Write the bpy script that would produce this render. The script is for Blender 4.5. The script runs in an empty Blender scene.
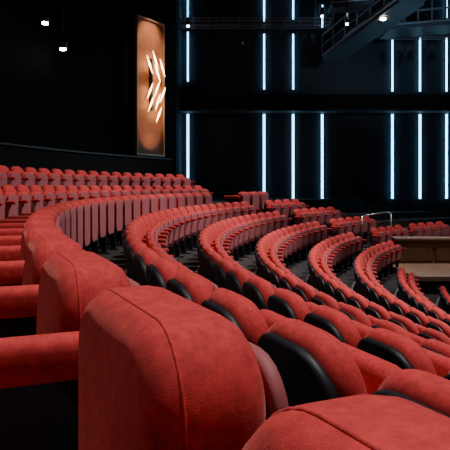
import bpy, bmesh, math, random
from mathutils import Vector, Matrix
random.seed(3)
rad=math.radians
F=640.0; HY=186.0; EYE=5.0
D=21.0; PHI=rad(64)
CX,CY=D*math.sin(PHI),D*math.cos(PHI)
A0=math.atan2(-CY,-CX)
scene=bpy.context.scene
# ---------------------------------------------------------------- materials
def mat(name,col,rough=.6,metal=0,emit=None,es=0,sheen=0,bump=0,bscale=300,var=0,vscale=6,spec=.5,coat=0,bd=.001):
    m=bpy.data.materials.new(name); m.use_nodes=True
    nt=m.node_tree; b=nt.nodes['Principled BSDF']
    b.inputs['Base Color'].default_value=(*col,1); b.inputs['Roughness'].default_value=rough
    b.inputs['Metallic'].default_value=metal
    b.inputs['Specular IOR Level'].default_value=spec
    if emit: b.inputs['Emission Color'].default_value=(*emit,1); b.inputs['Emission Strength'].default_value=es
    if sheen:
        b.inputs['Sheen Weight'].default_value=sheen; b.inputs['Sheen Roughness'].default_value=.35
        b.inputs['Sheen Tint'].default_value=(1,.45,.38,1)
    if coat: b.inputs['Coat Weight'].default_value=coat
    tc=nt.nodes.new('ShaderNodeTexCoord')
    if bump:
        n=nt.nodes.new('ShaderNodeTexNoise'); n.inputs['Scale'].default_value=bscale; n.inputs['Detail'].default_value=3
        nt.links.new(tc.outputs['Object'],n.inputs['Vector'])
        bp=nt.nodes.new('ShaderNodeBump'); bp.inputs['Strength'].default_value=bump; bp.inputs['Distance'].default_value=bd
        nt.links.new(n.outputs['Fac'],bp.inputs['Height']); nt.links.new(bp.outputs['Normal'],b.inputs['Normal'])
    if var:
        n=nt.nodes.new('ShaderNodeTexNoise'); n.inputs['Scale'].default_value=vscale; n.inputs['Detail'].default_value=9; n.inputs['Roughness'].default_value=.75
        nt.links.new(tc.outputs['Object'],n.inputs['Vector'])
        r=nt.nodes.new('ShaderNodeValToRGB')
        r.color_ramp.elements[0].position=.3; r.color_ramp.elements[1].position=.7
        r.color_ramp.elements[0].color=(*[c*(1-var) for c in col],1)
        r.color_ramp.elements[1].color=(*[min(1,c*(1+var)) for c in col],1)
        nt.links.new(n.outputs['Fac'],r.inputs['Fac']); nt.links.new(r.outputs['Color'],b.inputs['Base Color'])
    return m
M_red=mat('red_velvet',(.57,.050,.054),.8,sheen=.28,bump=.6,bscale=600,var=.34,vscale=38,spec=.2)
M_shell=mat('dark_shell',(.008,.011,.018),.5,spec=.35)
M_mauve=mat('mauve_panel',(.34,.095,.11),.6,bump=.1,var=.08,spec=.3)
M_black=mat('black_metal',(.010,.011,.014),.45)
M_carpet=mat('dark_carpet',(.045,.040,.042),.95,bump=.6,bscale=80,var=.6,vscale=5,spec=.1)
M_nose=mat('step_nosing',(.16,.15,.15),.5)
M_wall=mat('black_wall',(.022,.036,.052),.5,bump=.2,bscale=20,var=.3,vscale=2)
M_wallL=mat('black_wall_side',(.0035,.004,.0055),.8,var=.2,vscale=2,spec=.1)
M_trim=mat('wall_ledge',(.03,.035,.042),.5)
M_ceil=mat('black_ceiling',(.006,.008,.011),.8,var=.2)
M_led=mat('led_white',(.3,.6,.8),.5,emit=(.27,.66,1),es=9)
M_spot=mat('spot_lens',(1,1,1),.5,emit=(1,.86,.66),es=40)
M_spotb=mat('spot_lens_blue',(1,1,1),.5,emit=(.7,.85,1),es=20)
M_bronze=mat('bronze_panel',(.38,.155,.075),.5,metal=.1,bump=.4,bscale=30,var=.35,vscale=2,bd=.004)
M_frame=mat('gold_frame',(.6,.38,.24),.35,metal=.6)
M_warm=mat('warm_blade',(1,.6,.3),.5,emit=(1,.62,.30),es=18)
M_wood=mat('stage_wood',(.34,.20,.13),.5,var=.2,vscale=4)
M_wood2=mat('desk_wood',(.17,.085,.05),.5,var=.25,vscale=5)
M_steel=mat('rail_steel',(.6,.6,.62),.3,metal=.9)
M_truss=mat('truss_steel',(.22,.28,.34),.4,metal=.3)
M_deck=mat('catwalk_deck',(.035,.055,.072),.5)

# ---------------------------------------------------------------- mesh helpers
def newobj(name,bm,mats,smooth=True,loc=(0,0,0),rz=0,parent=None):
    bmesh.ops.recalc_face_normals(bm,faces=bm.faces)
    me=bpy.data.meshes.new(name); bm.to_mesh(me); bm.free()
    for m in mats: me.materials.append(m)
    if smooth:
        for p in me.polygons: p.use_smooth=True
    o=bpy.data.objects.new(name,me); scene.collection.objects.link(o)
    o.location=loc; o.rotation_euler=(0,0,rz)
    if parent: o.parent=parent
    return o
def outline(hw,hh,r,n=6,rb=None):
    r=max(.001,min(r,hw-.0005,hh-.0005)); pts=[]
    rb=r if rb is None else max(.001,min(rb,hw-.0005,hh-.0005))
    for sx,sz,a,q in ((1,1,0,r),(-1,1,90,r),(-1,-1,180,rb),(1,-1,270,rb)):
        for i in range(n+1):
            t=rad(a+90*i/n); pts.append((sx*(hw-q)+q*math.cos(t),sz*(hh-q)+q*math.sin(t)))
    return pts
def pillow(bm,w,h,t,rc,re,bulge=0.01,mi=0,fn=None,n=6,rb=None):
    """rounded cushion in XZ plane, thickness along Y"""
    re=min(re,t/2); rings=[]; hw,hh=w/2,h/2
    rb=rc if rb is None else rb
    def ring(hw_,hh_,r_,rb_,y): return [bm.verts.new((x,y,z)) for x,z in outline(hw_,hh_,r_,n,rb_)]
    for side in (1,-1):
        rr=[]
        for s in (.15,.5,.8):
            rr.append(ring((hw-re)*s,(hh-re)*s,max(rc-re,.005)*s,max(rb-re,.005)*s,side*(t/2+bulge*(1-s*s))))
        for k in range(0,5):
            ins=re*(1-math.sin(rad(90*k/4)))
            y=side*(t/2-re*(1-math.cos(rad(90*k/4))))
            rr.append(ring(hw-ins,hh-ins,max(rc-ins,.004),max(rb-ins,.004),y))
        if side==-1: rr=rr[::-1]
        rings+= [rr]
    seq=rings[0]+rings[1]
    fs=[]
    for a,b in zip(seq,seq[1:]):
        L=len(a)
        for i in range(L):
            try: fs.append(bm.faces.new((a[i],a[(i+1)%L],b[(i+1)%L],b[i])))
            except ValueError: pass
    fs.append(bm.faces.new(seq[0])); fs.append(bm.faces.new(seq[-1][::-1]))
    for f in fs: f.material_index=mi
    vs=[v for r in seq for v in r]
    if fn:
        for v in vs: v.co=Vector(fn(v.co))
    return vs
def piping(bm,w,h,rc,rb,y,r,mi=0,fn=None,n=8):
    pts=[Vector((x,y,z)) for x,z in outline(w/2,h/2,rc,n,rb)]
    L=len(pts); rings=[]
    for i,p in enumerate(pts):
        d=(pts[(i+1)%L]-pts[i-1]).normalized(); s=Vector((0,1,0)); u=d.cross(s)
        ring=[]
        for k in range(6):
            a=2*math.pi*k/6; q=p+s*math.cos(a)*r+u*math.sin(a)*r
            ring.append(bm.verts.new(Vector(fn(q)) if fn else q))
        rings.append(ring)
    for i in range(L):
        a,b=rings[i],rings[(i+1)%L]
        for k in range(6):
            f=bm.faces.new((a[k],a[(k+1)%6],b[(k+1)%6],b[k])); f.material_index=mi
def box(bm,x0,x1,y0,y1,z0,z1,mi=0,bev=0,fn=None):
    r=bmesh.ops.create_cube(bm,size=1)
    vs=r['verts']
    for v in vs: v.co=Vector(((x0+x1)/2+v.co.x*(x1-x0),(y0+y1)/2+v.co.y*(y1-y0),(z0+z1)/2+v.co.z*(z1-z0)))
    fs=set(f for v in vs for f in v.link_faces)
    for f in fs: f.material_index=mi
    if bev:
        es=list(set(e for v in vs for e in v.link_edges))
        r=bmesh.ops.bevel(bm,geom=es,offset=bev,segments=2,affect='EDGES',profile=.5)
        for f in r['faces']: f.material_index=mi
        vs=r['verts']
    if fn:
        for v in vs: v.co=Vector(fn(v.co))
def cyl(bm,p0,p1,r,mi=0,seg=10,r2=None):
    p0=Vector(p0);p1=Vector(p1); d=p1-p0
    q=d.to_track_quat('Z','Y').to_matrix().to_4x4()
    res=bmesh.ops.create_cone(bm,cap_ends=True,segments=seg,radius1=r,radius2=r if r2 is None else r2,depth=d.length,
        matrix=Matrix.Translation((p0+p1)/2)@q)
    for f in set(f for v in res['verts'] for f in v.link_faces): f.material_index=mi
# ---------------------------------------------------------------- seat meshes
SEATM=[M_red,M_shell,M_mauve,M_black]
def arm(bm,x,y0,y1,ztop,panel_mi=2,th=.065,w=.062,pad=0):
    ln=y1-y0
    def f(c): return (c.x+x, c.y+(y0+y1)/2, c.z+ztop-th/2)
    pillow(bm,w,th,ln,.028,.025,.0,pad,f,4)
    def taper(c):
        k=(c.z-.30)/.42
        return (c.x,(c.y if c.y<y0+.1 else y0+.08+(c.y-y0-.08)*(.55+.45*max(0,min(1,k)))),c.z)
    box(bm,x-.017,x+.017,y0+.02,y1-.03,.30,ztop-th+.01,panel_mi,.006,taper)
    box(bm,x-.015,x+.015,y0+.05,y0+.13,.02,.32,3,.004)
    box(bm,x-.03,x+.03,y0+.0,y0+.22,.0,.022,3,.004)
def seat_mesh(name,left_arm=False,outward=False):
    bm=bmesh.new()
    if not outward:
        rec=.16
        def mk(zc,yc,cv):
            def f(c):
                z=c.z+zc; return (c.x,c.y+yc+cv*c.x*c.x-(z-.45)*rec,z)
            return f
        pillow(bm,.475,.48,.125,.165,.058,.014,0,mk(.645,-.005,.25),8,rb=.06)
        pillow(bm,.49,.49,.045,.17,.02,.0,1,mk(.600,-.072,.30),8,rb=.08)   # rear shell
        pillow(bm,.46,.40,.08,.09,.036,.012,0,lambda c:(c.x,c.y+.13+(c.z+.15)*.02,c.z+.58),5)
        pillow(bm,.45,.37,.025,.08,.01,.006,2,lambda c:(c.x,c.y+.185+(c.z+.15)*.02,c.z+.565),5)
    else:
        rec=.0
        def mk(zc,yc,cv):
            def f(c):
                z=c.z+zc; return (c.x,c.y+yc+cv*c.x*c.x-(z-.45)*rec,z)
            return f
        g=mk(.645,-.012,.06)
        pillow(bm,.48,.48,.165,.115,.055,.022,0,g,10,rb=.05)
        piping(bm,.474,.474,.112,.05,.040,.003,0,g)
        pillow(bm,.45,.50,.025,.09,.01,.0,2,mk(.585,-.108,.06),6)
        pillow(bm,.46,.46,.12,.07,.05,.012,0,lambda c:(c.x,c.z+.31,c.y+.41),5)
    box(bm,-.26,.26,.02,.06,.36,.40,3,.004)
    if outward: a=(-.03,.46,.775,1,.088,.07); xx=.315
    else: a=(-.03,.31,.68,2,.05,.045,0); xx=.292
    arm(bm,xx,*a)
    if left_arm: arm(bm,-xx,*a)
    bmesh.ops.recalc_face_normals(bm,faces=bm.faces)
    me=bpy.data.meshes.new(name); bm.to_mesh(me); bm.free()
    for m in SEATM: me.materials.append(m)
    for p in me.polygons: p.use_smooth=True
    return me
S_in=seat_mesh('theater_seat_mesh'); S_in2=seat_mesh('theater_seat_end_mesh',True)
S_out=seat_mesh('theater_seat_facing_mesh',False,True); S_out2=seat_mesh('theater_seat_facing_end_mesh',True,True)
# ---------------------------------------------------------------- layout
def P(R,t,z=0):
    a=A0-t
    return Vector((CX+R*math.cos(a),CY+R*math.sin(a),z))
def t_px(px,R,far=True):
    b=math.atan((px-225)/F); g=PHI-b
    s=R*R-(D*math.sin(g))**2
    s=math.sqrt(max(0,s)); d=D*math.cos(g)+(s if far else -s)
    x,y=d*math.sin(b),d*math.cos(b)
    a=math.atan2(y-CY,x-CX)
    if a<0: a+=2*math.pi
    return (A0+2*math.pi)-a
rows=[]
def T(px,R): return t_px(px,R)
RA=20.70; PA=.635; PITCH=.60
rows.append((22.75,-.36,[(rad(8),T(186,22.75))],0))
rows.append((21.85,-.02,[(rad(8),T(208,21.85))],0))
rows.append((RA,.170,[(.275/RA-3*PA/RA,T(213,RA)),(T(243,RA),T(267,RA))],1))
spec=[(19.95,.41,248,[(271,299)]),(19.12,.66,283,[(299,335)]),(18.28,.95,319,[(335,370)]),(17.4,1.24,356,[(376,404),(414,446)])]
for R,h,e,sg in spec:
    rows.append((R,h,[(rad(-4),T(e,R))]+[(T(a,R),T(b,R)) for a,b in sg],0))
def t_d(d,R):
    c=(D*D+d*d-R*R)/(2*D*d); g=math.acos(max(-1,min(1,c))); b=PHI-g
    x,y=d*math.sin(b),d*math.cos(b); a=math.atan2(y-CY,x-CX)
    if a<0: a+=2*math.pi
    return A0+2*math.pi-a
rows.append((16.55,1.50,[(rad(-4),T(393,16.55))],0))
rows.append((15.7,1.80,[(rad(-4),t_d(15.0,15.7))],0))
rows.append((14.85,2.10,[(rad(-4),t_d(14.6,14.85))],0))
rows.append((14.0,2.40,[(rad(-4),rad(46))],0))
SEATTOP=.885
for ri,(R,h,segs,out) in enumerate(rows):
    z=EYE-h-SEATTOP
    pt=PA if out else PITCH
    for t0,t1 in segs:
        n=int((t1-t0)*R/pt)
        for k in range(n+1):
            t=t0+k*pt/R
            p=P(R,t,z)
            first=(k==0) if out else (k==n)
            me=(S_out2 if first else S_out) if out else (S_in2 if first else S_in)
            o=bpy.data.objects.new('theater_seat',me); scene.collection.objects.link(o)
            o.location=p; a=A0-t
            o.rotation_euler=(0,0,a+math.pi/2 if not out else a-math.pi/2)
# ---------------------------------------------------------------- stepped floor
bm=bmesh.new()
rr=[(r[0],EYE-r[1]-SEATTOP) for r in rows]
bounds=[]
for i,(R,z) in enumerate(rr):
    outer=R+.17
    if i==0: outer=27.5
    if i==2: outer=rr[1][0]-.62
    inner=(rr[i+1][0]+.17) if i+1<len(rr) else 11.5
    if i==1: inner=rr[1][0]-.62
    bounds.append((inner,outer,z))
NT=90; TA,TB=rad(-18),rad(96)
def ringpts(R,z): return [bm.verts.new(P(R,TA+(TB-TA)*k/NT,z)) for k in range(NT+1)]
prev=None
for inner,outer,z in bounds:
    o=ringpts(outer,z); i0=ringpts(inner+.05,z); i_=ringpts(inner,z)
    if prev:
        for k in range(NT): bm.faces.new((prev[k],prev[k+1],o[k+1],o[k]))
    for k in range(NT):
        bm.faces.new((o[k],o[k+1],i0[k+1],i0[k]))
        f=bm.faces.new((i0[k],i0[k+1],i_[k+1],i_[k])); f.material_index=1
    prev=i_
low=bounds[-1][2]-.25
o=ringpts(11.5,low); c=bm.verts.new((CX,CY,low))
for k in range(NT): bm.faces.new((prev[k],prev[k+1],o[k+1],o[k])); bm.faces.new((o[k],o[k+1],c))
newobj('floor',bm,[M_carpet,M_nose],False)
# ---------------------------------------------------------------- parapet behind the rear rows
def arcwall(name,R,t0,t1,z0,z1,th,m,n=60):
    bm=bmesh.new(); prev=None
    for k in range(n+1):
        t=t0+(t1-t0)*k/n
        q=[bm.verts.new(P(R,t,z0)),bm.verts.new(P(R+th,t,z0)),bm.verts.new(P(R+th,t,z1)),bm.verts.new(P(R,t,z1))]
        if prev:
            for j in range(4): bm.faces.new((prev[j],prev[(j+1)%4],q[(j+1)%4],q[j]))
        else: bm.faces.new(q)
        prev=q
    bm.faces.new(prev[::-1])
    return newobj(name,bm,[m],False)
tw=T(176,25.3)
zf=bounds[0][2]
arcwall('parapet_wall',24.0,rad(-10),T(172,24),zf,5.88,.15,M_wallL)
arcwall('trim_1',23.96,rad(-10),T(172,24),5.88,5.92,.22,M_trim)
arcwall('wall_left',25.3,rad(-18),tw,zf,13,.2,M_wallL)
pe=P(25.3,tw)
YB=27.0
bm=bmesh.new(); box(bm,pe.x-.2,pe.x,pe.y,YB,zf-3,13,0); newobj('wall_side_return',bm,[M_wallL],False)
def W(px,y=YB): return (px-225)/F*y
def Z(py,y=YB): return EYE+(HY-py)/F*y
bm=bmesh.new(); box(bm,pe.x-.2,24,YB,YB+.3,-1,13.5,0); newobj('wall_back',bm,[M_wall],False)
bm=bmesh.new(); box(bm,pe.x,24,YB-.9,YB,Z(111,26.1),Z(94,26.1),0,.02); newobj('trim_2',bm,[M_ceil],False)
bm=bmesh.new(); box(bm,pe.x,24,YB-.94,YB-.9,Z(111,26.1),Z(109,26.1),0); newobj('trim_3',bm,[M_trim],False)
def led(px,y0,y1,w=1):
    bm=bmesh.new(); x=W(px); a,b=Z(y1),Z(y0)
    box(bm,x-.045*w,x+.045*w,YB-.05,YB-.002,a,b,1,.005); box(bm,x-.034*w,x+.034*w,YB-.085,YB-.05,a+.02,b-.02,0)
    newobj('led_light_strip',bm,[M_led,M_black],False)
for px in (188,264,293,322,392,419.5,446): led(px,114,199,1.2)
for px,a,b in ((188,32,82),(188,-6,20),(264,34,90),(264,-10,22),(293,34,90),(293,-6,20),(322,5,28),(392,40,92),(419.5,38,92),(446,38,92),(446,-10,22)): led(px,a,b,.85)
for px in (475,503,560,590): led(px,114,199)
bm=bmesh.new(); box(bm,-12,26,-14,YB+.3,13.3,13.5,0); newobj('ceiling',bm,[M_ceil],False)
bm=bmesh.new(); box(bm,24,24.2,-14,YB,-1,13.3,0); newobj('wall_right',bm,[M_wall],False)
# ---------------------------------------------------------------- bronze panel with sconce
Rp=25.28
tl,tr=T(132,Rp),T(160,Rp)
pl,pr=P(Rp,tl),P(Rp,tr); mid=(pl+pr)/2; dv=(pr-pl); wd=dv.length; ang=math.atan2(dv.y,dv.x)
zt=EYE+(HY-20)/F*mid.y; zb=EYE+(HY-156)/F*mid.y
bm=bmesh.new()
box(bm,-wd/2,wd/2,-.02,.03,zb,zt,0)
fw=.06
for a in ((-wd/2,wd/2,zb,zb+fw),(-wd/2,wd/2,zt-fw,zt),(-wd/2,-wd/2+fw,zb,zt),(wd/2-fw,wd/2,zb,zt)):
    box(bm,a[0],a[1],-.1,.03,a[2],a[3],1,.008)
inn=Vector((math.cos(ang-math.pi/2),math.sin(ang-math.pi/2),0))
panel=newobj('illuminated_bronze_panel',bm,[M_bronze,M_frame],False,mid+inn*.12,ang)
bm=bmesh.new(); hc=(zb+zt)/2-.1
box(bm,-.06,.02,-.16,-.03,hc-.7,hc+1.1,1,.01)
def blade(x,z,l,a):
    d=Vector((math.sin(a),0,math.cos(a)))*l/2
    c=Vector((x,-.2,z)); 
    cyl(bm,c-d,c,.004,0,4,.04); cyl(bm,c,c+d,.04,0,4,.004)
for x,z,a in ((-.32,.95,-.5),(.0,1.15,-.45),(.12,.72,-.5),(.40,.95,-.45),(-.30,.05,.5),(-.24,-.38,.5),(.10,.18,.5),(.14,-.28,.45),(.42,.0,.5),(.20,-.72,.5)):
    blade(x+.1,hc+z-.1,.66,a)
newobj('sconce_blades',bm,[M_warm,M_black],False,(0,0,0),0,panel)
def spot(name,loc,tgt,power,size,blend=.6,col=(1,1,1),r=.3):
    l=bpy.data.lights.new(name,'SPOT'); l.energy=power; l.spot_size=rad(size); l.spot_blend=blend; l.color=col; l.shadow_soft_size=r
    o=bpy.data.objects.new(name,l); scene.collection.objects.link(o); o.location=loc
    o.rotation_euler=(Vector(tgt)-Vector(loc)).to_track_quat('-Z','Y').to_euler(); return o
q=mid+inn*1.3
spot('panel_light_top',(q.x,q.y,zt+.6),(mid.x,mid.y,zt-1.2),330,60,.8,(1,.70,.5),.05)
spot('panel_light_bottom',(q.x,q.y,zb-.3),(mid.x,mid.y,zb+1.3),130,60,.8,(1,.60,.36),.05)
# ---------------------------------------------------------------- hanging downlights
def hang(px,py,d,m,r=.09):
    x=(px-225)/F*d; z=EYE+(HY-py)/F*d
    bm=bmesh.new(); cyl(bm,(0,0,.02),(0,0,.32),r*1.25,1,16); cyl(bm,(0,0,-.03),(0,0,.02),r,0,16,r); cyl(bm,(0,0,.3),(0,0,13.29-z),.015,1,8)
    newobj('hanging_downlight',bm,[m,M_black],True,(x,d,z))
hang(45,23,16,M_spot,.075); hang(63,49,17.5,M_spot,.085); hang(383,19,20.5,M_spot,.09)
hang(188,26,24,M_spotb,.05); hang(322,16,24,M_spotb,.05); hang(347,24,19,M_spotb,.04)
# ---------------------------------------------------------------- catwalks (upper right)
def V(px,py,d): return ((px-225)/F*d,d,EYE+(HY-py)/F*d)
def catwalk(name,p0,p1,w,rail,n,deck=True,r=.03,toe=.16):
    p0=Vector(p0);p1=Vector(p1); d=(p1-p0).normalized(); s=d.cross(Vector((0,0,1))).normalized()*w/2; u=Vector((0,0,rail)); dn=Vector((0,0,-toe))
    bm=bmesh.new()
    if deck:
        vs=[bm.verts.new(v) for v in (p0+s,p1+s,p1-s,p0-s,p0+s+dn,p1+s+dn,p1-s+dn,p0-s+dn)]
        for f in ((0,1,2,3),(7,6,5,4),(0,4,5,1),(1,5,6,2),(2,6,7,3),(3,7,4,0)):
            bm.faces.new([vs[i] for i in f]).material_index=1
    for a in (s,-s):
        cyl(bm,p0+a+u,p1+a+u,r,0,8); cyl(bm,p0+a+u*.5,p1+a+u*.5,r*.6,0,8); cyl(bm,p0+a,p1+a,r*1.2,0,8)
        for k in range(n+1):
            q0=p0.lerp(p1,k/n); cyl(bm,q0+a,q0+a+u,r*.7,0,6)
    for k in (1,n-1):
        q0=p0.lerp(p1,k/n)
        if q0.z<13.2: cyl(bm,q0+s+u,Vector((q0.x+s.x,q0.y+s.y,13.28)),.02,0,6)
    return newobj(name,bm,[M_truss,M_deck],False)
catwalk('catwalk',V(333,56,24),V(412,-2,19.5),.9,.75,6)
catwalk('catwalk',V(384,30,22.5),V(480,22,22.5),1.5,.8,7)
catwalk('catwalk',V(330,6,21),V(372,2,21),.8,.5,4)
catwalk('lighting_pipe',V(178,27,24.5),V(330,27,24.5),.35,.3,10,False,.018)
catwalk('lighting_pipe',V(385,38,24),V(480,38,24),.35,.3,8,False,.018)
def fixture(px,py,d,aim,m=M_black):
    bm=bmesh.new(); a=Vector(aim).normalized()
    cyl(bm,-a*.18,a*.18,.11,0,14,.14); cyl(bm,a*.18,a*.19,.12,1,14); 
    box(bm,-.16,.16,-.02,.02,.0,.3,0); cyl(bm,(0,0,.3),(0,0,.45),.02,0,6)
    newobj('stage_spotlight',bm,[M_deck,m],False,V(px,py,d))
for px,py,d in ((240,42,24.5),(252,42,24.5),(312,42,24.5),(306,42,24.5),(400,54,24),(410,54,24),(432,54,24)):
    fixture(px,py,d,(random.uniform(-.3,.3),-.6,-.7))
# ---------------------------------------------------------------- wooden platform and desk at the right
hz=EYE-2.25
bm=bmesh.new(); box(bm,W(402,17),13,15.9,20.2,hz-.12,hz,0,.01); box(bm,W(404,17),13,16.0,20.2,.9,hz-.12,1)
newobj('wooden_platform',bm,[M_wood,M_black],False)
bm=bmesh.new(); yd=18.6
zt2=EYE+(HY-238)/F*yd
x0=W(396,yd)
box(bm,x0,12.5,yd,yd+.5,hz,zt2-.06,1,.01); box(bm,x0-.03,12.55,yd-.06,yd+.56,zt2-.06,zt2,0,.01)
for k in range(6):
    x=x0+1.1*k; box(bm,x+.06,x+1.04,yd-.02,yd,hz+.08,zt2-.14,1,.008)
newobj('wooden_desk',bm,[M_wood,M_wood2],False)
bm=bmesh.new()
pts=[Vector(V(362,216,19)),Vector(V(388,212,19.5)),Vector(V(391,214,19.5))]
for a,b in zip(pts,pts[1:]): cyl(bm,a,b,.02,0,8)
cyl(bm,pts[0],pts[0]-Vector((0,0,.9)),.02,0,8); cyl(bm,pts[2],pts[2]-Vector((0,0,1.1)),.02,0,8)
newobj('handrail',bm,[M_steel],True)
# ---------------------------------------------------------------- lights
wm=(1,.90,.82)
spot('house_light_1',(2.0,2.2,12.5),(0,1.5,4.5),2400,60,.8,wm,.15)
spot('house_light_2',(5,10,12.8),(0,10,4.0),4200,70,.8,wm,.15)
spot('house_light_3',(4,18,12.8),(0,17,4.0),3500,70,.8,(1,.92,.88),.15)
spot('house_light_4',(-4,3,12.5),(0,3,4.5),600,60,.8,(1,.9,.85),.25)
spot('house_light_5',(8,7,12.8),(5,8,3.5),3100,80,.8,(1,.93,.9),.15)
spot('house_light_6',(9,17,12.8),(8,19,3),2500,70,.8,(1,.93,.9),.15)
spot('catwalk_light',(6,16,9),(6.5,22,11),420,60,.8,(.5,.75,1),.2)
w=bpy.data.worlds.new('World'); scene.world=w; w.use_nodes=True
w.node_tree.nodes['Background'].inputs[0].default_value=(.02,.03,.05,1); w.node_tree.nodes['Background'].inputs[1].default_value=.3
# ---------------------------------------------------------------- camera
cam=bpy.data.cameras.new('camera'); co=bpy.data.objects.new('camera',cam); scene.collection.objects.link(co)
co.location=(0,0,EYE); co.rotation_euler=(rad(90),0,0)
cam.sensor_width=36; cam.lens=F/450*36; cam.shift_y=-(225-HY)/450; cam.clip_start=.02; cam.clip_end=200
scene.camera=co
